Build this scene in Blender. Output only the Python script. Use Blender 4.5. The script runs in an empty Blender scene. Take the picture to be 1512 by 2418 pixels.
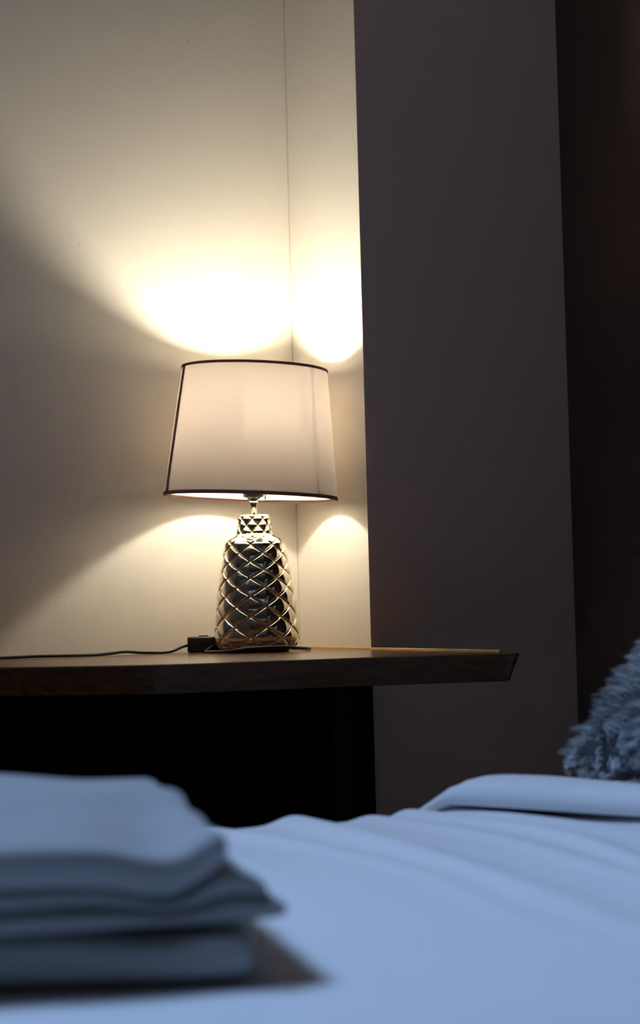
import bpy, bmesh, math, random
from mathutils import Vector, Matrix, noise
R = math.radians
PI = math.pi
sc = bpy.context.scene
C = sc.collection

# ------------------------------------------------------------------ camera
YAW = R(26)
CAM_Z = 0.8212
cd = bpy.data.cameras.new('camera')
cam = bpy.data.objects.new('camera', cd); C.objects.link(cam)
cd.sensor_fit = 'VERTICAL'; cd.sensor_height = 36.0; cd.lens = 67.0
cd.clip_start = 0.05
cam.matrix_world = (Matrix.Translation((0, 0, CAM_Z)) @ Matrix.Rotation(-YAW, 4, 'Z')
                    @ Matrix.Rotation(R(90 + 2.83), 4, 'X') @ Matrix.Rotation(R(-1.49), 4, 'Z'))
cd.dof.use_dof = True; cd.dof.focus_distance = 2.85; cd.dof.aperture_fstop = 4.4
sc.camera = cam

# ------------------------------------------------------------------ world, daylight, exposure
w = bpy.data.worlds.new('world'); sc.world = w; w.use_nodes = True
bg = w.node_tree.nodes['Background']
bg.inputs[0].default_value = (0.22, 0.42, 1.0, 1); bg.inputs[1].default_value = 0.35
WIN = (-0.95, 0.28, 1.75, 2.80)            # roof window opening in the ceiling: x0, x1, y0, y1
al = bpy.data.lights.new('daylight', 'AREA'); al.shape = 'RECTANGLE'
al.size = 1.5; al.size_y = 0.9; al.energy = 245; al.color = (0.38, 0.60, 1.0)
alo = bpy.data.objects.new('daylight', al); C.objects.link(alo)
alo.location = (-1.05, 3.30, 4.30)
alo.rotation_euler = (Vector((1.4, -2.0, -3.6))).to_track_quat('-Z', 'Y').to_euler()
sc.view_settings.view_transform = 'Standard'; sc.view_settings.look = 'None'
sc.view_settings.exposure = 0.0; sc.view_settings.gamma = 1.0
sc.view_settings.use_curve_mapping = False
BULB = 380.0

# ------------------------------------------------------------------ helpers
def mat(name, color, rough=0.6, metal=0.0, noise_scale=0, var=0.0, bump=0.0, bump_scale=200, stretch=None, spec=0.5, sheen=0.0):
    m = bpy.data.materials.new(name); m.use_nodes = True
    nt = m.node_tree; p = nt.nodes['Principled BSDF']
    p.inputs['Base Color'].default_value = (*color, 1); p.inputs['Roughness'].default_value = rough
    p.inputs['Metallic'].default_value = metal; p.inputs['Specular IOR Level'].default_value = spec
    if sheen: p.inputs['Sheen Weight'].default_value = sheen
    tc = nt.nodes.new('ShaderNodeTexCoord'); mp = nt.nodes.new('ShaderNodeMapping')
    nt.links.new(tc.outputs['Object'], mp.inputs['Vector'])
    if stretch: mp.inputs['Scale'].default_value = stretch
    if var:
        n = nt.nodes.new('ShaderNodeTexNoise'); n.inputs['Scale'].default_value = noise_scale; n.inputs['Detail'].default_value = 6
        nt.links.new(mp.outputs[0], n.inputs['Vector'])
        r = nt.nodes.new('ShaderNodeValToRGB')
        r.color_ramp.elements[0].position = 0.3; r.color_ramp.elements[1].position = 0.7
        r.color_ramp.elements[0].color = (*[c * (1 - var) for c in color], 1)
        r.color_ramp.elements[1].color = (*[min(1, c * (1 + var)) for c in color], 1)
        nt.links.new(n.outputs[0], r.inputs[0]); nt.links.new(r.outputs[0], p.inputs['Base Color'])
    if bump:
        n2 = nt.nodes.new('ShaderNodeTexNoise'); n2.inputs['Scale'].default_value = bump_scale; n2.inputs['Detail'].default_value = 3
        nt.links.new(mp.outputs[0], n2.inputs['Vector'])
        b = nt.nodes.new('ShaderNodeBump'); b.inputs['Strength'].default_value = bump; b.inputs['Distance'].default_value = 0.002
        nt.links.new(n2.outputs[0], b.inputs['Height']); nt.links.new(b.outputs[0], p.inputs['Normal'])
    return m

def obj(name, bm_or_me, m=None, parent=None, smooth=True):
    if isinstance(bm_or_me, bmesh.types.BMesh):
        me = bpy.data.meshes.new(name); bm_or_me.to_mesh(me); bm_or_me.free()
    else: me = bm_or_me
    o = bpy.data.objects.new(name, me); C.objects.link(o)
    if m: me.materials.append(m)
    if smooth:
        me.polygons.foreach_set('use_smooth', [True] * len(me.polygons))
    if parent: o.parent = parent
    return o
def thing(name, label, cat, loc=(0, 0, 0), rz=0, group=None):
    o = bpy.data.objects.new(name, None); C.objects.link(o)
    o.location = loc; o.rotation_euler = (0, 0, rz); o['label'] = label; o['category'] = cat
    if group: o['group'] = group
    return o
def tag(o, label, cat, group=None):
    o['label'] = label; o['category'] = cat
    if group: o['group'] = group
    return o
def struct(name, bm, m, parent=None, label=None, smooth=False):
    o = obj(name, bm, m, parent, smooth)
    if not parent: o['kind'] = 'structure'
    if label: o['label'] = label
    return o
def bx(bm, x0, x1, y0, y1, z0, z1, bevel=0):
    vs = [bm.verts.new((x, y, z)) for x in (x0, x1) for y in (y0, y1) for z in (z0, z1)]
    fs = [bm.faces.new([vs[i] for i in f]) for f in ((0,1,3,2),(4,6,7,5),(0,4,5,1),(2,3,7,6),(0,2,6,4),(1,5,7,3))]
    if bevel:
        es = list({e for f in fs for e in f.edges})
        bmesh.ops.bevel(bm, geom=es, offset=bevel, segments=3, profile=0.5, affect='EDGES')
    return bm
def BM(): return bmesh.new()
def box(*a, **k): return bx(BM(), *a, **k)
def lathe(bm, prof, n=64, closed=False, cap=True):
    rings = []
    for r, z in prof:
        rings.append([bm.verts.new((r * math.cos(2*PI*i/n), r * math.sin(2*PI*i/n), z)) for i in range(n)])
    m = len(rings)
    for k in range(m if closed else m - 1):
        a, b = rings[k], rings[(k + 1) % m]
        for i in range(n):
            bm.faces.new((a[i], a[(i+1) % n], b[(i+1) % n], b[i]))
    if cap and not closed:
        bm.faces.new(rings[0][::-1]); bm.faces.new(rings[-1])
    bmesh.ops.recalc_face_normals(bm, faces=bm.faces)
    return bm
def tube(bm, pts, r, n=10):
    pts = [Vector(p) for p in pts]; rings = []
    up = Vector((0, 0, 1))
    for i, p in enumerate(pts):
        t = (pts[min(i+1, len(pts)-1)] - pts[max(i-1, 0)]).normalized()
        a = t.cross(up)
        if a.length < 1e-3: a = t.cross(Vector((1, 0, 0)))
        a.normalize(); b = a.cross(t)
        rr = r[i] if isinstance(r, (list, tuple)) else r
        rings.append([bm.verts.new(p + rr * (math.cos(2*PI*k/n) * a + math.sin(2*PI*k/n) * b)) for k in range(n)])
    for a, b in zip(rings, rings[1:]):
        for k in range(n): bm.faces.new((a[k], a[(k+1) % n], b[(k+1) % n], b[k]))
    bm.faces.new(rings[0][::-1]); bm.faces.new(rings[-1])
    bmesh.ops.recalc_face_normals(bm, faces=bm.faces)
    return bm
def spline(pts, k=10):
    P = [Vector(p) for p in pts]; P = [2*P[0]-P[1]] + P + [2*P[-1]-P[-2]]; out = []
    for i in range(1, len(P) - 2):
        for j in range(k):
            t = j / k; a, b, c, d = P[i-1:i+3]
            out.append(0.5*((2*b) + (c-a)*t + (2*a-5*b+4*c-d)*t*t + (3*b-a-3*c+d)*t**3))
    out.append(P[-2]); return out
def sstep(a, b, x):
    t = max(0, min(1, (x - a) / (b - a))); return t*t*(3 - 2*t)

# ------------------------------------------------------------------ materials
M_wall = mat('wall_paint', (0.78, 0.73, 0.64), 0.85, bump=0.13, bump_scale=260, noise_scale=3, var=0.02)
M_pillar = mat('pillar_paint', (0.86, 0.63, 0.52), 0.9, bump=0.2, bump_scale=260)
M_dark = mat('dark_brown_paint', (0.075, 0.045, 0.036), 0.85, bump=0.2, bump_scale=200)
M_other = mat('room_paint', (0.52, 0.39, 0.30), 0.9)
M_floor = mat('floor_wood', (0.10, 0.06, 0.035), 0.45, noise_scale=4, var=0.4, stretch=(1, 8, 1))
M_desk = mat('desk_wood', (0.13, 0.052, 0.018), 0.24, noise_scale=9, var=0.35, stretch=(1, 9, 14), bump=0.02, bump_scale=60, spec=0.42)
M_lip = mat('honey_wood', (0.62, 0.36, 0.10), 0.4, noise_scale=20, var=0.15, stretch=(6, 1, 6))
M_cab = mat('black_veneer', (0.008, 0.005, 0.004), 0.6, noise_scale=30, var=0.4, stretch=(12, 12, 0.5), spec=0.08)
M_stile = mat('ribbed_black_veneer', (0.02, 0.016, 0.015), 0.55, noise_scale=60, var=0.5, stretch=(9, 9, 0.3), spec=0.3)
M_duvet = mat('white_cotton', (0.80, 0.80, 0.82), 0.85, bump=0.12, bump_scale=500, sheen=0.2)
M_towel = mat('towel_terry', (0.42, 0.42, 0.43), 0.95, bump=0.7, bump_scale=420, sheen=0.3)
M_cush = mat('fur_backing', (0.05, 0.055, 0.06), 0.95)
M_fur = mat('grey_fur', (0.56, 0.57, 0.59), 0.8, noise_scale=40, var=0.55, sheen=0.3)
M_frame = mat('white_frame', (0.7, 0.7, 0.7), 0.4)
M_black = mat('black_plastic', (0.012, 0.010, 0.009), 0.38)
M_chrome = mat('dark_chrome', (0.32, 0.29, 0.26), 0.18, 1.0)
M_vase = mat('mirrored_champagne_glaze', (0.70, 0.64, 0.51), 0.08, 1.0, bump=0.03, bump_scale=60)
M_trim = mat('mauve_brown_binding', (0.40, 0.22, 0.18), 0.8, bump=0.3, bump_scale=900)

def translucent(name, col_d, col_t, f, weave=0):
    m = bpy.data.materials.new(name); m.use_nodes = True; nt = m.node_tree; nt.nodes.clear()
    o = nt.nodes.new('ShaderNodeOutputMaterial'); mx = nt.nodes.new('ShaderNodeMixShader')
    d = nt.nodes.new('ShaderNodeBsdfDiffuse'); t = nt.nodes.new('ShaderNodeBsdfTranslucent')
    d.inputs[0].default_value = (*col_d, 1); t.inputs[0].default_value = (*col_t, 1); mx.inputs[0].default_value = f
    nt.links.new(d.outputs[0], mx.inputs[1]); nt.links.new(t.outputs[0], mx.inputs[2]); nt.links.new(mx.outputs[0], o.inputs[0])
    if weave:
        tc = nt.nodes.new('ShaderNodeTexCoord'); mp = nt.nodes.new('ShaderNodeMapping'); mp.inputs['Scale'].default_value = (1, 1, 6)
        n = nt.nodes.new('ShaderNodeTexNoise'); n.inputs['Scale'].default_value = 150; n.inputs['Detail'].default_value = 4
        nt.links.new(tc.outputs['Object'], mp.inputs[0]); nt.links.new(mp.outputs[0], n.inputs['Vector'])
        r = nt.nodes.new('ShaderNodeValToRGB')
        r.color_ramp.elements[0].position = .3; r.color_ramp.elements[1].position = .7
        r.color_ramp.elements[0].color = (*[c*(1-weave) for c in col_t], 1); r.color_ramp.elements[1].color = (*[min(1, c*(1+weave)) for c in col_t], 1)
        nt.links.new(n.outputs[0], r.inputs[0]); nt.links.new(r.outputs[0], t.inputs[0])
    return m
M_shade = translucent('pink_beige_shade_fabric', (0.42, 0.31, 0.27), (0.66, 0.60, 0.555), 0.285, 0.05)
M_lining = translucent('white_shade_lining', (0.80, 0.78, 0.74), (0.86, 0.83, 0.78), 0.28)

M_trim = translucent('mauve_brown_binding', (0.40, 0.22, 0.18), (0.42, 0.20, 0.15), 0.35)
def emis(name, col, s):
    m = bpy.data.materials.new(name); m.use_nodes = True; nt = m.node_tree
    p = nt.nodes['Principled BSDF']; p.inputs['Base Color'].default_value = (1, 1, 1, 1)
    p.inputs['Emission Color'].default_value = (*col, 1); p.inputs['Emission Strength'].default_value = s
    return m
M_bulb = emis('lit_bulb_glass', (1.0, 0.91, 0.73), BULB)
M_pane = bpy.data.materials.new('window_glass'); M_pane.use_nodes = True
nt = M_pane.node_tree; nt.nodes.clear()
o_ = nt.nodes.new('ShaderNodeOutputMaterial'); mx_ = nt.nodes.new('ShaderNodeMixShader'); t_ = nt.nodes.new('ShaderNodeBsdfTransparent'); g_ = nt.nodes.new('ShaderNodeBsdfGlossy')
g_.inputs['Roughness'].default_value = 0.02; mx_.inputs[0].default_value = 0.06
nt.links.new(t_.outputs[0], mx_.inputs[1]); nt.links.new(g_.outputs[0], mx_.inputs[2]); nt.links.new(mx_.outputs[0], o_.inputs[0])

# the back wall carries two small old marks: a nail hole and a faint scratch
M_back = M_wall.copy(); M_back.name = 'wall_paint_marked'; nt = M_back.node_tree; pb = nt.nodes['Principled BSDF']
prev = pb.inputs['Base Color'].links[0].from_socket
for (mx, mz, sx, sz, rot, k) in ((1.228, 1.793, 0.0016, 0.0026, 0, 0.6), (1.0125, 1.4460, 0.0055, 0.0014, -0.75, 0.86), (1.0235, 1.4290, 0.0055, 0.0014, -0.95, 0.86)):
    tc = nt.nodes.new('ShaderNodeTexCoord'); vr = nt.nodes.new('ShaderNodeVectorRotate'); vr.rotation_type = 'Y_AXIS'; vr.inputs['Center'].default_value = (mx, 0, mz); vr.inputs['Angle'].default_value = rot
    mp = nt.nodes.new('ShaderNodeMapping'); mp.inputs['Location'].default_value = (-mx / sx, 0, -mz / sz); mp.inputs['Scale'].default_value = (1 / sx, 0, 1 / sz)
    ln = nt.nodes.new('ShaderNodeVectorMath'); ln.operation = 'LENGTH'; mr = nt.nodes.new('ShaderNodeMapRange')
    mr.inputs['From Min'].default_value = 0.5; mr.inputs['From Max'].default_value = 1.2; mr.inputs['To Min'].default_value = k; mr.inputs['To Max'].default_value = 1.0
    ms = nt.nodes.new('ShaderNodeVectorMath'); ms.operation = 'SCALE'
    nt.links.new(tc.outputs['Object'], vr.inputs['Vector']); nt.links.new(vr.outputs[0], mp.inputs['Vector']); nt.links.new(mp.outputs[0], ln.inputs[0])
    nt.links.new(ln.outputs['Value'], mr.inputs['Value']); nt.links.new(prev, ms.inputs[0]); nt.links.new(mr.outputs[0], ms.inputs['Scale']); prev = ms.outputs[0]
nt.links.new(prev, pb.inputs['Base Color'])

# ------------------------------------------------------------------ room shell
W1, W2, WP, WR, WL, WF, CEIL = 2.983, 1.410, 2.717, 1.80, -1.35, -1.40, 2.55
T = 0.15
struct('floor', box(WL - T, WR + T, WF - T, W1 + T, -0.1, 0), M_floor)
b = BM()
bx(b, WL - T, WIN[0], WF - T, W1 + T, CEIL, CEIL + 0.1); bx(b, WIN[1], WR + T, WF - T, W1 + T, CEIL, CEIL + 0.1)
bx(b, WIN[0], WIN[1], WF - T, WIN[2], CEIL, CEIL + 0.1); bx(b, WIN[0], WIN[1], WIN[3], W1 + T, CEIL, CEIL + 0.1)
struct('ceiling', b, mat('ceiling_paint', (0.76, 0.66, 0.54), 0.9))
struct('wall_back', box(WL, W2 + 0.02, W1, W1 + T, 0, CEIL), M_back)
# the pillar: its niche side is cream like the back wall, the room-facing side taupe
b = box(W2, WR, WP, W1 + T, 0, CEIL)
pil = struct('wall_pillar', b, M_wall)
pil.data.materials.append(M_pillar)
for p in pil.data.polygons:
    if p.normal.y < -0.5: p.material_index = 1
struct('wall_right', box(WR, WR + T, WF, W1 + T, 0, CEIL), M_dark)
struct('wall_left', box(WL - T, WL, WF, W1 + T, 0, CEIL), M_other)
struct('wall_front', box(WL, WR, WF - T, WF, 0, CEIL), M_other)
b = BM(); tube(b, [(W2 - 0.0004, W1 - 0.0004, 0.75), (W2 - 0.0004, W1 - 0.0004, CEIL)], 0.0012, 6)
struct('trim_1', b, mat('corner_caulk', (0.55, 0.50, 0.44), 0.8))
struct('baseboard_back', box(WL, 0.30, W1 - 0.015, W1, 0, 0.08, bevel=0.003), M_frame)
# window: frame, mullion and panes
x0, x1, y0, y1 = WIN; zm = CEIL + 0.07; xc = (x0 + x1) / 2
wf = struct('window_1', box(x0, x1, y0, y0 + 0.04, zm - 0.03, zm + 0.03), M_frame)
for a in ((x0, x1, y1 - 0.04, y1), (x0, x0 + 0.04, y0 + 0.04, y1 - 0.04), (x1 - 0.04, x1, y0 + 0.04, y1 - 0.04), (xc - 0.025, xc + 0.025, y0 + 0.04, y1 - 0.04)):
    obj('frame_bar', box(*a, zm - 0.03, zm + 0.03), M_frame, wf, False)
for a in ((x0 + 0.04, xc - 0.025), (xc + 0.025, x1 - 0.04)):
    obj('pane', box(a[0], a[1], y0 + 0.04, y1 - 0.04, zm - 0.002, zm + 0.002), M_pane, wf, False)

# ------------------------------------------------------------------ corner desk
DZ = 0.75; TH = 0.0395
def desk_outline(inset=0.0):
    # along the pillar side wall, past its edge to the tip, back along the bowed front
    right = W2 - 0.001 - inset
    front = [(1.396, 2.259), (1.33, 2.279), (1.26, 2.298), (1.17, 2.315), (1.04, 2.330), (0.92, 2.352), (0.83, 2.42), (0.74, 2.515), (0.60, 2.66), (0.47, 2.79), (0.36, W1 - 0.10)]
    out = []
    pts = spline([(x, y, 0) for x, y in front], 5)
    ins = []
    for i, p in enumerate(pts):
        t = pts[min(i+1, len(pts)-1)] - pts[max(i-1, 0)]; t.normalize()
        n = Vector((t.y, -t.x, 0))            # towards the inside for this direction of travel
        if n.y < 0 and n.x <= 0: n = -n
        n = Vector((abs(n.x), abs(n.y), 0)).normalized()
        q = p + n * inset; ins.append((min(q.x, right - 0.008), q.y))
    return [(right, W1 - 0.002), (right, ins[0][1] + 0.012), (right - 0.003, ins[0][1] + 0.003)] + ins + [(0.35 + inset, W1 - 0.002)]
def loft(levels):
    b = BM(); rings = []
    for ins, z in levels: rings.append([b.verts.new((x, y, z)) for x, y in desk_outline(ins)])
    n = len(rings[0])
    for a, c in zip(rings, rings[1:]):
        for i in range(n): b.faces.new((a[i], a[(i+1) % n], c[(i+1) % n], c[i]))
    b.faces.new(rings[0][::-1]); b.faces.new(rings[-1]); bmesh.ops.recalc_face_normals(b, faces=b.faces); return b
desk = thing('corner_desk', 'brown wooden corner desk with bowed undercut edge carrying the table lamp', 'desk')
top = obj('desktop', loft([(0.013, DZ - TH), (0.0112, DZ - TH + 0.001), (0.0012, DZ - 0.004), (0.0004, DZ - 0.0016), (0.0022, DZ)]), M_desk, desk, False)
obj('edge_lip', box(W2 - 0.0085, W2 - 0.0025, 2.31, W1 - 0.004, DZ - 0.002, DZ + 0.0034, bevel=0.001), M_lip, desk, False)['label'] = 'honey coloured raised wooden lip'
# dark cabinet filling the niche below
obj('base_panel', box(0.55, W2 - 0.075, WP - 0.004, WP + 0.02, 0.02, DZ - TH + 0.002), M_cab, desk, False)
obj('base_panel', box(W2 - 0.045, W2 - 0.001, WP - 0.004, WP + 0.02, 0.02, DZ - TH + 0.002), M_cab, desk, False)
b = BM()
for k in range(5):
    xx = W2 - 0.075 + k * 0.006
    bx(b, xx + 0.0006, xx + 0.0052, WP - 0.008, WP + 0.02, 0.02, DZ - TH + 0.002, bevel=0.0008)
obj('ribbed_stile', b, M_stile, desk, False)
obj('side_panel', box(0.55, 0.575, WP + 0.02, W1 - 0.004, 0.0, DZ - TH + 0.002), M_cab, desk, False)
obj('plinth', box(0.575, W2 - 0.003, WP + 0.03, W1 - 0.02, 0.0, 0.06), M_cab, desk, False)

# ------------------------------------------------------------------ table lamp
LX, LY = 1.254, 2.815
lamp = thing('table_lamp', 'lit table lamp with pink-beige shade on mirrored pineapple-pattern base in the wall corner', 'lamp', (LX, LY, DZ + 0.0004), -YAW)
# profile (radius, height above desk)
prof = [(0.0505, 0.0), (0.056, 0.0035), (0.0615, 0.0085), (0.0655, 0.0145), (0.0675, 0.021), (0.0680, 0.028), (0.0665, 0.042), (0.0608, 0.0954), (0.0550, 0.130), (0.0502, 0.163),
        (0.0484, 0.1715), (0.0460, 0.1775), (0.0415, 0.1822), (0.0360, 0.1850), (0.0318, 0.1872), (0.0292, 0.1905), (0.0280, 0.1945), (0.0263, 0.206), (0.0252, 0.216), (0.0246, 0.2195), (0.0215, 0.2212), (0.012, 0.2216)]
def smooth_profile(pr, k):
    return [(p.x, p.y) for p in spline([(r, z, 0) for r, z in pr], k)]
pp = smooth_profile(prof, 26)
# resample evenly by arc length
L = [0]
for a, c in zip(pp, pp[1:]): L.append(L[-1] + math.hypot(c[0]-a[0], c[1]-a[1]))
NZ, NT, ND = 330, 432, 8
rs = []; j = 0
for i in range(NZ + 1):
    s = L[-1] * i / NZ
    while j < len(L) - 2 and L[j+1] < s: j += 1
    t = (s - L[j]) / max(1e-9, L[j+1] - L[j]); rs.append((pp[j][0] + t*(pp[j+1][0]-pp[j][0]), pp[j][1] + t*(pp[j+1][1]-pp[j][1])))
# diamond phase as a function of height: cell height shrinks as the body narrows
VK = [(0.0236, -5), (0.0571, -4), (0.0893, -3), (0.1187, -2), (0.1450, -1), (0.1724, 0)]
def vphase(z):
    if z > 0.1835: return (z - 0.2135) / 0.0200
    if z >= VK[-1][0]: return (z - VK[-1][0]) / 0.0270
    if z <= VK[0][0]: return -5 + (z - VK[0][0]) / 0.0335
    for (z0_, v0_), (z1_, v1_) in zip(VK, VK[1:]):
        if z <= z1_: return v0_ + (z - z0_) / (z1_ - z0_)
def relief(th, z):
    u = ND * th / (2*PI); v = vphase(z)
    a = (u + v) % 1.0; c = (u - v) % 1.0
    ma, mc = min(a, 1 - a), min(c, 1 - c); m = min(ma, mc)
    e = min(m / 0.095, 1.0); bev = e if e < 0.7 else 0.7 + 0.16 * (1 - (1 - (e - 0.7) / 0.3) ** 2)
    pil_ = (math.sin(PI * a) * math.sin(PI * c))
    if z <= 0.1835:
        w_ = sstep(0.001, 0.012, z) * (1 - sstep(0.173, 0.1800, z)); A = 0.0030
    else:
        w_ = sstep(0.187, 0.193, z) * (1 - sstep(0.215, 0.2195, z)); A = 0.0021
    return w_ * (A * (bev - 0.86) + 0.0020 * (A / 0.003) * pil_)
th0 = -0.11
me_v, me_f = [], []
for i, (r, z) in enumerate(rs):
    a_, c_ = rs[max(i-1, 0)], rs[min(i+1, NZ)]
    tr, tz = c_[0]-a_[0], c_[1]-a_[1]; l = math.hypot(tr, tz) or 1; nr, nz = tz/l, -tr/l
    for k in range(NT):
        th = 2*PI*k/NT; h = relief(th + PI/2 - th0, z)
        rr = max(0.001, r + nr*h); me_v.append((rr*math.cos(th), rr*math.sin(th), max(0.0, z + nz*h)))
for i in range(NZ):
    for k in range(NT):
        me_f.append((i*NT+k, i*NT+(k+1) % NT, (i+1)*NT+(k+1) % NT, (i+1)*NT+k))
me_f.append(tuple(range(NT))[::-1]); me_f.append(tuple(NZ*NT+k for k in range(NT)))
me = bpy.data.meshes.new('lamp_base'); me.from_pydata(me_v, [], me_f); me.update()
obj('lamp_base', me, M_vase, lamp)
obj('stem', lathe(BM(), [(0.0056, 0.2212), (0.0056, 0.236), (0.0068, 0.238), (0.0068, 0.247)], 32), M_chrome, lamp)
obj('socket', lathe(BM(), [(0.0085, 0.246), (0.0115, 0.249), (0.0165, 0.2505), (0.0165, 0.2545), (0.0175, 0.256), (0.0175, 0.290), (0.0145, 0.303), (0.0135, 0.305)], 40), M_black, lamp)
# bulb
bz = 1.105 - DZ
bp = [(0.0125, -0.050), (0.0135, -0.044), (0.0165, -0.033), (0.0225, -0.020)] + [(0.029*math.cos(t), 0.029*math.sin(t)) for t in [R(a) for a in range(-30, 86, 12)]] + [(0.0012, 0.029)]
kb = [p for p in bp if p[1] <= -0.009]; kd = [p for p in bp if p[1] > -0.009]
bulb = obj('bulb', lathe(BM(), [(r, bz + z) for r, z in [(0.0275, -0.0085)] + kd], 40), M_bulb, lamp)
obj('bulb_collar', lathe(BM(), [(r + 0.0004, bz + z) for r, z in kb + [(0.0275, -0.0080)]], 40), M_frame, bulb)
# shade, tilted a little on its carrier
ZT, ZB, RT, RB = 1.208 - DZ, 0.9995 - DZ, 0.1177, 0.1403
pivot = Vector((0, 0, 0.33))
tilt = Matrix.Translation(pivot) @ Matrix.Rotation(R(3.2), 4, 'Y') @ Matrix.Rotation(R(0.4), 4, 'X') @ Matrix.Translation(-pivot)
def rad(z): return RB + (RT - RB) * (z - ZB) / (ZT - ZB)
def shell(dr, sub=0.0, seg=160, nz=40):
    b = BM(); rings = []
    for i in range(nz + 1):
        z = ZB + sub + (ZT - ZB - 2*sub) * i / nz
        rings.append([])
        for k in range(seg):
            th = 2*PI*k/seg
            # faint slackness of the cloth between the wires
            wv = 0.0006 * math.sin(6*th + 0.7) * math.sin(PI*i/nz)
            r = rad(z) + dr + wv
            rings[-1].append(b.verts.new((r*math.cos(th), r*math.sin(th), z)))
    for a, c in zip(rings, rings[1:]):
        for k in range(seg): b.faces.new((a[k], a[(k+1) % seg], c[(k+1) % seg], c[k]))
    return b
shade = obj('shade', shell(0.0), M_shade, lamp); shade.matrix_local = tilt
obj('lining', shell(-0.0012, 0.001), M_lining, shade)
def band(z_a, z_b, t0, t1): return lathe(BM(), [(rad(z_a)+t0, z_a), (rad(z_a)+t1, z_a), (rad(z_b)+t1, z_b), (rad(z_b)+t0, z_b)], 160, closed=True)
obj('rim_binding', band(ZB - 0.0014, ZB + 0.0042, -0.0022, 0.0012), M_trim, shade)['label'] = 'dark mauve-brown lower binding'
obj('rim_binding', band(ZT - 0.0030, ZT + 0.0012, -0.0022, 0.0012), M_trim, shade)['label'] = 'dark mauve-brown upper binding'
def seam(ang, wd, th, m, name, dr, z_a=ZB, z_b=ZT):
    b = BM(); rings = []
    for i in range(13):
        z = z_a + (z_b - z_a) * i / 12; r = rad(z) + dr; a = ang
        n = Vector((math.cos(a), math.sin(a), 0)); t = Vector((-math.sin(a), math.cos(a), 0)); p = n * r + Vector((0, 0, z))
        rings.append([b.verts.new(p + t*s*wd/2 + n*q) for s, q in ((-1, 0), (-0.6, th), (0.6, th), (1, 0))])
    for a, c in zip(rings, rings[1:]):
        for k in range(4): b.faces.new((a[k], a[(k+1) % 4], c[(k+1) % 4], c[k]))
    b.faces.new(rings[0][::-1]); b.faces.new(rings[-1]); bmesh.ops.recalc_face_normals(b, faces=b.faces)
    return obj(name, b, m, shade)
seam(R(-90 - 72.5), 0.019, 0.0012, M_trim, 'seam_binding', -0.0012)['label'] = 'dark mauve-brown vertical binding'
# wire carrier: upper and lower ring, uprights, three arms to the socket
def ring(rr, z, wr=0.0013):
    b = BM(); n = 96; m = 8; vs = []
    for i in range(n):
        a = 2*PI*i/n
        vs.append([b.verts.new(((rr+wr*math.cos(2*PI*k/m))*math.cos(a), (rr+wr*math.cos(2*PI*k/m))*math.sin(a), z+wr*math.sin(2*PI*k/m))) for k in range(m)])
    for i in range(n):
        for k in range(m): b.faces.new((vs[i][k], vs[(i+1) % n][k], vs[(i+1) % n][(k+1) % m], vs[i][(k+1) % m]))
    bmesh.ops.recalc_face_normals(b, faces=b.faces); return b
obj('wire_ring', ring(rad(ZB) - 0.0042, ZB + 0.003), M_chrome, shade)
obj('wire_ring', ring(rad(ZT) - 0.0042, ZT - 0.003), M_chrome, shade)
for a in (-38, 82, 202):
    a = R(a); b = BM(); z_ = 0.296
    tube(b, [(0.0165*math.cos(a), 0.0165*math.sin(a), z_), (0.06*math.cos(a), 0.06*math.sin(a), z_ - 0.006), ((rad(z_-0.03)-0.003)*math.cos(a), (rad(z_-0.03)-0.003)*math.sin(a), z_ - 0.030), ((rad(ZB)-0.0045)*math.cos(a), (rad(ZB)-0.0045)*math.sin(a), ZB + 0.003)], 0.0012, 6)
    obj('wire_arm', b, M_chrome, shade)
a = R(-38); b = BM(); tube(b, [((rad(z)-q)*math.cos(a), (rad(z)-q)*math.sin(a), z) for z, q in ((ZT - 0.003, 0.0036), (ZT - 0.05, 0.008), (ZT - 0.10, 0.020), (ZT - 0.15, 0.016), (ZB + 0.003, 0.0045))], 0.0009, 6)
obj('wire_upright', b, M_chrome, shade)
# cord (lamp space: x to the photo's right, y away from the camera)
cr = 0.0025
cord = spline([(-0.012, 0.054, cr+0.004), (0.02, 0.084, cr), (0.060, 0.072, cr), (0.082, 0.030, cr), (0.083, -0.010, cr + 0.001), (0.070, -0.040, cr + 0.003), (0.035, -0.068, cr + 0.006), (-0.010, -0.078, cr + 0.005), (-0.045, -0.066, cr+0.001), (-0.075, -0.035, cr), (-0.0835, 0.0, cr), (-0.079, 0.02, cr+0.004), (-0.070, 0.0395, 0.013)], 8)
b = BM(); tube(b, cord, cr, 10); obj('cord', b, M_black, lamp)
b = BM(); tube(b, spline([(-0.114, 0.042, 0.013), (-0.125, 0.037, 0.010), (-0.142, 0.025, 0.0035), (-0.165, 0.012, cr), (-0.19, 0.010, cr + 0.001), (-0.215, 0.004, cr+0.003), (-0.25, -0.010, cr), (-0.30, -0.035, cr), (-0.35, -0.053, cr + 0.0005), (-0.40, -0.078, cr), (-0.46, -0.12, cr), (-0.53, -0.16, cr), (-0.63, -0.195, cr), (-0.728, -0.227, cr), (-0.845, -0.277, cr), (-0.868, -0.288, -0.004), (-0.877, -0.292, -0.08), (-0.872, -0.285, -0.40), (-0.880, -0.290, -0.742)], 8), cr, 10)
obj('cord', b, M_black, lamp)
b = BM(); bx(b, -0.0285, 0.0285, -0.0125, 0.0125, 0, 0.0265, bevel=0.0035)
sw = obj('inline_switch', b, M_black, lamp); sw.location = (-0.0868, 0.0415, 0.0001); sw.rotation_euler = (0, 0, R(4))
b = BM(); bx(b, -0.010, 0.006, -0.006, 0.006, 0.0255, 0.0285, bevel=0.001); obj('switch_rocker', b, M_black, sw)

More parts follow.
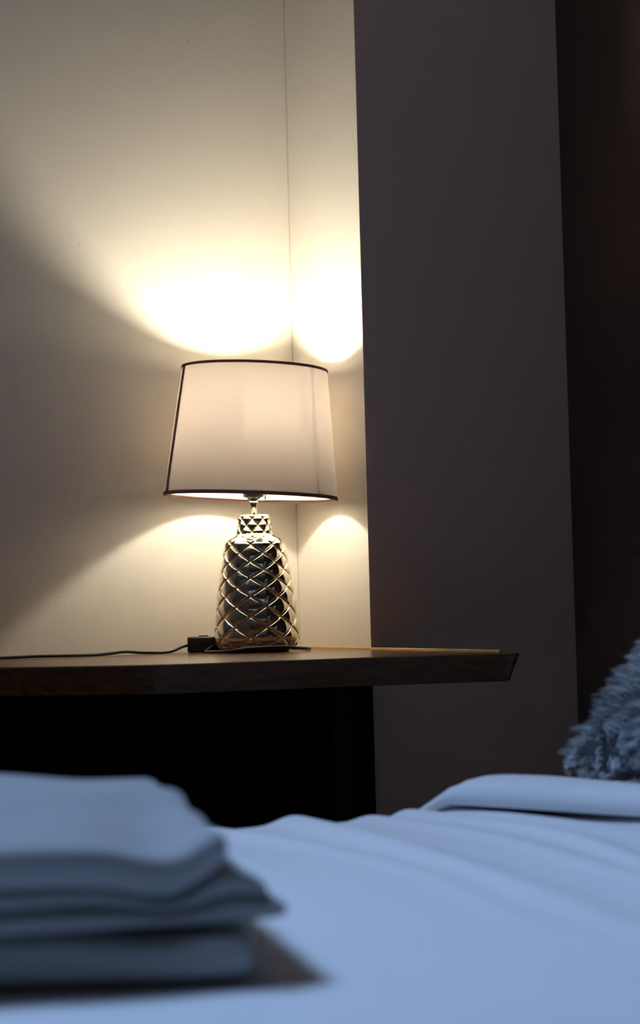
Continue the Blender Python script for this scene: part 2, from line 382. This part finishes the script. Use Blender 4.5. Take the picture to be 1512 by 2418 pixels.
# ------------------------------------------------------------------ bed
BZ = 0.594; BX0, BX1, BY0, BY1 = -0.24, 1.70, 0.26, 1.815
bed = thing('double_bed', 'double bed with upholstered headboard under the white duvet', 'bed', (0.75, 1.04, 0))
Mi = Matrix.Translation((-0.75, -1.04, 0))
def bobj(name, b, m, **k):
    b.transform(Mi); return obj(name, b, m, bed, **k)
M_bedframe = mat('bed_frame_fabric', (0.06, 0.05, 0.05), 0.9)
bobj('frame', box(BX0, BX1, BY0 + 0.01, BY1 - 0.01, 0.14, 0.32, bevel=0.01), M_bedframe, smooth=False)
bobj('mattress', box(BX0 + 0.01, BX1 - 0.01, BY0 + 0.02, BY1 - 0.02, 0.32, 0.562, bevel=0.03), M_duvet)
bobj('headboard', box(BX1, BX1 + 0.085, BY0 - 0.02, BY1 + 0.02, 0.10, 1.02, bevel=0.02), M_bedframe)
for xx in (BX0 + 0.06, BX1 - 0.1):
    for yy in (BY0 + 0.06, BY1 - 0.1):
        bobj('leg', box(xx, xx + 0.05, yy, yy + 0.05, 0, 0.14), M_bedframe, smooth=False)

# duvet: rumpled sheet over the top, hanging down far, near and foot sides
def dz(x, y):
    far = sstep(1.1, 1.85, y)
    wx = x + 0.05*math.sin(2.3*y + 0.8) + 0.02*math.sin(7*y)
    h = 0.0
    for c0, s_, a_, drift in ((0.46, 0.022, 0.0045, 0.10), (0.60, 0.02, 0.004, 0.03), (0.70, 0.017, 0.005, 0.05), (0.79, 0.024, 0.008, -0.02), (0.875, 0.018, 0.0045, 0.04), (0.935, 0.016, 0.007, -0.01), (1.00, 0.022, 0.005, 0.0), (1.09, 0.03, 0.006, 0.02), (0.30, 0.04, 0.006, 0.05), (0.12, 0.04, 0.006, 0.0)):
        u = (wx - c0 - drift*(1.85 - y) - 0.01*math.sin(9*y + c0*20)) / s_
        h += a_ * math.exp(-u*u) * (0.55 + 0.75*far)
    v = noise.noise(Vector((x*2.2, y*1.6, 3.1))); h += 0.008 * v
    h += 0.0025 * noise.noise(Vector((x*11, y*4, 7.7)))
    h *= 0.15 + 0.85*max(sstep(0.66, 0.85, x), sstep(1.45, 1.62, y))
    h -= 0.010 * (1 - sstep(0.5, 0.86, x)) * far      # lower towards the foot at the far side
    return h
NXg, NYg = 330, 300
EX0, EX1, EY0, EY1 = BX0 - 0.03, BX1 - 0.004, BY0 - 0.03, BY1 + 0.03
def duvet_point(u, v):
    # u along the length, v across; outside [0,1] the sheet hangs
    su = max(0, -u); sv0 = max(0, -v); sv1 = max(0, v - 1)
    x = EX0 + (EX1 - EX0) * max(0, u); y = EY0 + (EY1 - EY0) * min(1, max(0, v))
    z = BZ + dz(x, y)
    e = min(x - EX0, y - EY0, EY1 - y)
    rr = 0.045
    z -= rr - math.sqrt(max(0, rr*rr - max(0, rr - e)**2))
    drop = su + sv0 + sv1
    if drop > 0:
        wob = 0.010*math.sin(18*x + 3) if (sv0 or sv1) else 0.010*math.sin(16*y)
        if sv1: y += 0.004 + wob*min(1, drop*6)
        if sv0: y -= 0.004 + wob*min(1, drop*6)
        if su: x -= 0.004 + wob*min(1, drop*6)
        z -= drop
    return (x, y, z)
us = [-0.30 + 0.03*i for i in range(10)] + [i/NXg for i in range(NXg + 1)]
es = [0.002, 0.006, 0.012, 0.02]
vs_ = [-0.30 + 0.03*i for i in range(10)] + [i/NYg for i in range(NYg + 1)] + [1 + 0.03*(i+1) for i in range(10)]
V = [duvet_point(u, v) for u in us for v in vs_]; n = len(vs_)
F = [(i*n+j, (i+1)*n+j, (i+1)*n+j+1, i*n+j+1) for i in range(len(us)-1) for j in range(n-1)]
me = bpy.data.meshes.new('duvet'); me.from_pydata(V, [], F); me.update()
dv = tag(obj('duvet', me, M_duvet), 'rumpled white cotton duvet spread over the bed', 'duvet')
sm = dv.modifiers.new('solid', 'SOLIDIFY'); sm.thickness = 0.004; sm.offset = -1

# white pillow
def pillow_mesh(lx, ly, h, nx=70, ny=70, seed=0, power=0.42, flat=0.5):
    V, F = [], []
    for s in (1, -1):
        for i in range(nx + 1):
            for j in range(ny + 1):
                u, v = -1 + 2*i/nx, -1 + 2*j/ny
                e = (1 - abs(u)**2.6) * (1 - abs(v)**2.6)
                z = h/2 * max(0, e)**power
                pin = 1 - 0.07*(1 - abs(v)**2)*abs(u)**4; pin2 = 1 - 0.07*(1 - abs(u)**2)*abs(v)**4
                z += 0.004 * noise.noise(Vector((u*3+seed, v*3, s))) * max(0, e)**.5
                V.append((lx/2*u*pin, ly/2*v*pin2, z if s > 0 else -z*flat))
    o = (nx+1)*(ny+1)
    for i in range(nx):
        for j in range(ny):
            a = i*(ny+1)+j; F.append((a, a+ny+1, a+ny+2, a+1)); F.append((o+a, o+a+1, o+a+ny+2, o+a+ny+1))
    me = bpy.data.meshes.new('pillow'); me.from_pydata(V, [], F)
    b = BM(); b.from_mesh(me); bmesh.ops.remove_doubles(b, verts=b.verts, dist=1e-5); bmesh.ops.recalc_face_normals(b, faces=b.faces); b.to_mesh(me); b.free()
    return me
pw = tag(obj('bed_pillow', pillow_mesh(0.32, 0.60, 0.070, seed=2, power=0.33, flat=0.30)), 'flat white pillow lying on the bed just in front of the furry cushion', 'pillow', 'white pillows at the head of the bed')
pw.data.materials.append(M_duvet)
PWL = Vector((1.250, 1.645, BZ + 0.015)); PWA = R(23)
for v_ in pw.data.vertices:                       # plumped at its free edge, pressed down under the cushion
    u_, t_ = v_.co.x/0.16, v_.co.y/0.30
    if v_.co.z > 0: v_.co.z *= (0.22 + 0.80*(1 - sstep(-0.85, 0.15, u_))) * max(0.42, 0.76 + 0.38*t_ - 0.55*sstep(0.62, 1.0, t_))
    yw = PWL.y + v_.co.x*math.sin(PWA) + v_.co.y*math.cos(PWA)
    if yw > 1.80: v_.co.z -= (yw - 1.80)*0.55     # corner drooping over the far side of the bed
pw.location = PWL; pw.rotation_euler = (0, 0, PWA)
pw2 = tag(obj('bed_pillow', pillow_mesh(0.44, 0.62, 0.13, seed=5)), 'plump white pillow leaning upright on the headboard', 'pillow', 'white pillows at the head of the bed')
pw2.data.materials.append(M_duvet)
pw2.location = (1.588, 1.50, BZ + 0.24); pw2.rotation_euler = (0, R(-76), 0)

# furry cushion leaning against the upright pillow
cu = thing('fur_cushion', 'shaggy grey-blue faux-fur cushion leaning back on the bed pillows', 'cushion', (1.20, 1.60, 0.62))
CL, CW, CH = 0.42, 0.42, 0.11
cm = pillow_mesh(CL, CW, CH, 60, 60, seed=9, flat=1.0)
core = obj('cover', cm, M_cush, cu)
lean = Matrix.Rotation(R(-43), 4, 'Y')
CMAT = Matrix.Translation((0.134, 0.0, 0.154)) @ lean; core.matrix_local = CMAT
random.seed(4)
polys = list(cm.polygons); tot = []; acc = 0
for p in polys: acc += p.area; tot.append(acc)
import bisect
FV, FF = [], []
def fur_strand(p, d0, side, ln, wd):
    base = len(FV)
    k = 4
    for i in range(k):
        t = i / k; q = p + d0*ln*t + side[1]*ln*t*t*0.75
        s = side[0]*wd*(1 - t*0.8)
        FV.append(q - s); FV.append(q + s)
    FV.append(p + d0*ln + side[1]*ln*0.75)
    for i in range(k - 1):
        a = base + 2*i; FF.append((a, a+1, a+3, a+2))
    a = base + 2*(k-1); FF.append((a, a+1, a+2))
for c_ in range(1900):
    p = polys[min(len(polys)-1, bisect.bisect(tot, random.random()*acc))]
    kk = 0.5 if p.center.x < -CL*0.45 else 1.0; ce = p.center + Vector((random.uniform(-.004, .004), random.uniform(-.004, .004), 0)); n = p.normal
    # tufts lie along a slowly varying direction
    if n.z * ce.z < 0: n = -n
    a = 2.6 * noise.noise(ce * 9) + 1.2 * noise.noise(ce * 30 + Vector((3, 1, 4)))
    t1 = n.orthogonal().normalized()
    flow = Vector((-math.cos(a), math.sin(a), 0)); flow = (flow - n*flow.dot(n)).normalized() if abs(flow.dot(n)) < 0.99 else t1
    tip = ce + (n*random.uniform(0.015, 0.022) + flow*random.uniform(0.008, 0.019))*kk
    for s in range(16):
        off = (t1*random.gauss(0, 1) + n.cross(t1)*random.gauss(0, 1))*0.0044
        st = ce + off - n*0.001; e = tip + off*0.12 + Vector((random.gauss(0, 1), random.gauss(0, 1), random.gauss(0, 1)))*0.0010
        dv_ = e - st; ln = dv_.length * random.uniform(.75, 1.1); d0 = (n*0.9 + dv_.normalized()*0.5).normalized()
        sd = d0.cross(Vector((random.gauss(0, 1), random.gauss(0, 1), random.gauss(0, 1)))).normalized()
        fur_strand(st, d0*0.55, (sd, (dv_/dv_.length - d0*0.55)), ln, 0.0008)
fm = bpy.data.meshes.new('fur'); fm.from_pydata(FV, [], FF); fm.update()
fur = obj('fur', fm, M_fur, cu); fur.matrix_local = CMAT; fur['kind'] = 'stuff'

# ------------------------------------------------------------------ stack of folded towels
def towel(name, label, cx, cy, zb, lx, ly, th, plies, rz, seed, sagf):
    """plies folded over and over: each ply a soft rounded pad, fold edges to the front"""
    t = thing(name, label, 'towel', (cx, cy, zb), rz, 'folded towels stacked on the bed')
    random.seed(seed)
    pt = th / plies
    for q in range(plies):
        nx, ny, na = 90, 46, 1
        V, F = [], []
        ex = random.uniform(-0.006, 0.006); ey = random.uniform(-0.004, 0.004)
        for s in (1, -1):
            for i in range(nx + 1):
                for j in range(ny + 1):
                    # cosine spacing gives rounded rims
                    u, v = -math.cos(PI*i/nx), -math.cos(PI*j/ny)
                    x = u*(lx/2 + ex); y = v*(ly/2 + ey)
                    eu = min(1, (1-abs(u))*lx/2/(pt*0.5)); ev = min(1, (1-abs(v))*ly/2/(pt*0.5))
                    c = (max(0, 1-(1-eu)**2) * max(0, 1-(1-ev)**2)) ** 0.32
                    z = pt*q + pt/2 + s*c*pt*0.49
                    z += sagf(x, y, (pt*q + pt/2 + s*pt/2*c)/th) + 0.0022*noise.noise(Vector((x*16+seed, y*16, q*.7)))
                    y2 = y + 0.004*noise.noise(Vector((x*14, q*3.1+seed, 1.0))); x2 = x + 0.004*noise.noise(Vector((y*14, q*2.3+seed, 5.0)))
                    V.append((x2, y2, z))
        o = (nx+1)*(ny+1)
        for i in range(nx):
            for j in range(ny):
                a = i*(ny+1)+j; F.append((a, a+ny+1, a+ny+2, a+1)); F.append((o+a, o+a+1, o+a+ny+2, o+a+ny+1))
        me = bpy.data.meshes.new('ply'); me.from_pydata(V, [], F)
        b = BM(); b.from_mesh(me); bmesh.ops.remove_doubles(b, verts=b.verts, dist=1e-6); bmesh.ops.recalc_face_normals(b, faces=b.faces)
        bpy.data.meshes.remove(me)
        obj('folded_layer', b, M_towel, t)
    return t
ca, sa = math.cos(YAW), math.sin(YAW)
def cw(X, D): return (X*ca + D*sa, -X*sa + D*ca)       # photo-aligned plan position to room plan position
zb = BZ + 0.005
def g_sag(x, y):      # how the front edge of the stack sags (x towards the photo's right end)
    return (0.0105*sstep(0.232, 0.185, x) + 0.010*math.exp(-((x - 0.182)/0.030)**2)) * sstep(0.03, -0.13, y)
x_, y_ = cw(-0.280, 1.298)
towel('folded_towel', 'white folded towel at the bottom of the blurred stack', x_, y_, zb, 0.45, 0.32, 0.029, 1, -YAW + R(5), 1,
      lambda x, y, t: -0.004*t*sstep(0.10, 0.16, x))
x_, y_ = cw(-0.286, 1.282)
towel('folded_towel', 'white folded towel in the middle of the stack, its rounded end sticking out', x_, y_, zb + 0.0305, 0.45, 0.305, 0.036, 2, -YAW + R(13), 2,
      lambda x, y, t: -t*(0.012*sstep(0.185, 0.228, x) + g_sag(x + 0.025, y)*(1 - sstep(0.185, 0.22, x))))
x_, y_ = cw(-0.312, 1.272)
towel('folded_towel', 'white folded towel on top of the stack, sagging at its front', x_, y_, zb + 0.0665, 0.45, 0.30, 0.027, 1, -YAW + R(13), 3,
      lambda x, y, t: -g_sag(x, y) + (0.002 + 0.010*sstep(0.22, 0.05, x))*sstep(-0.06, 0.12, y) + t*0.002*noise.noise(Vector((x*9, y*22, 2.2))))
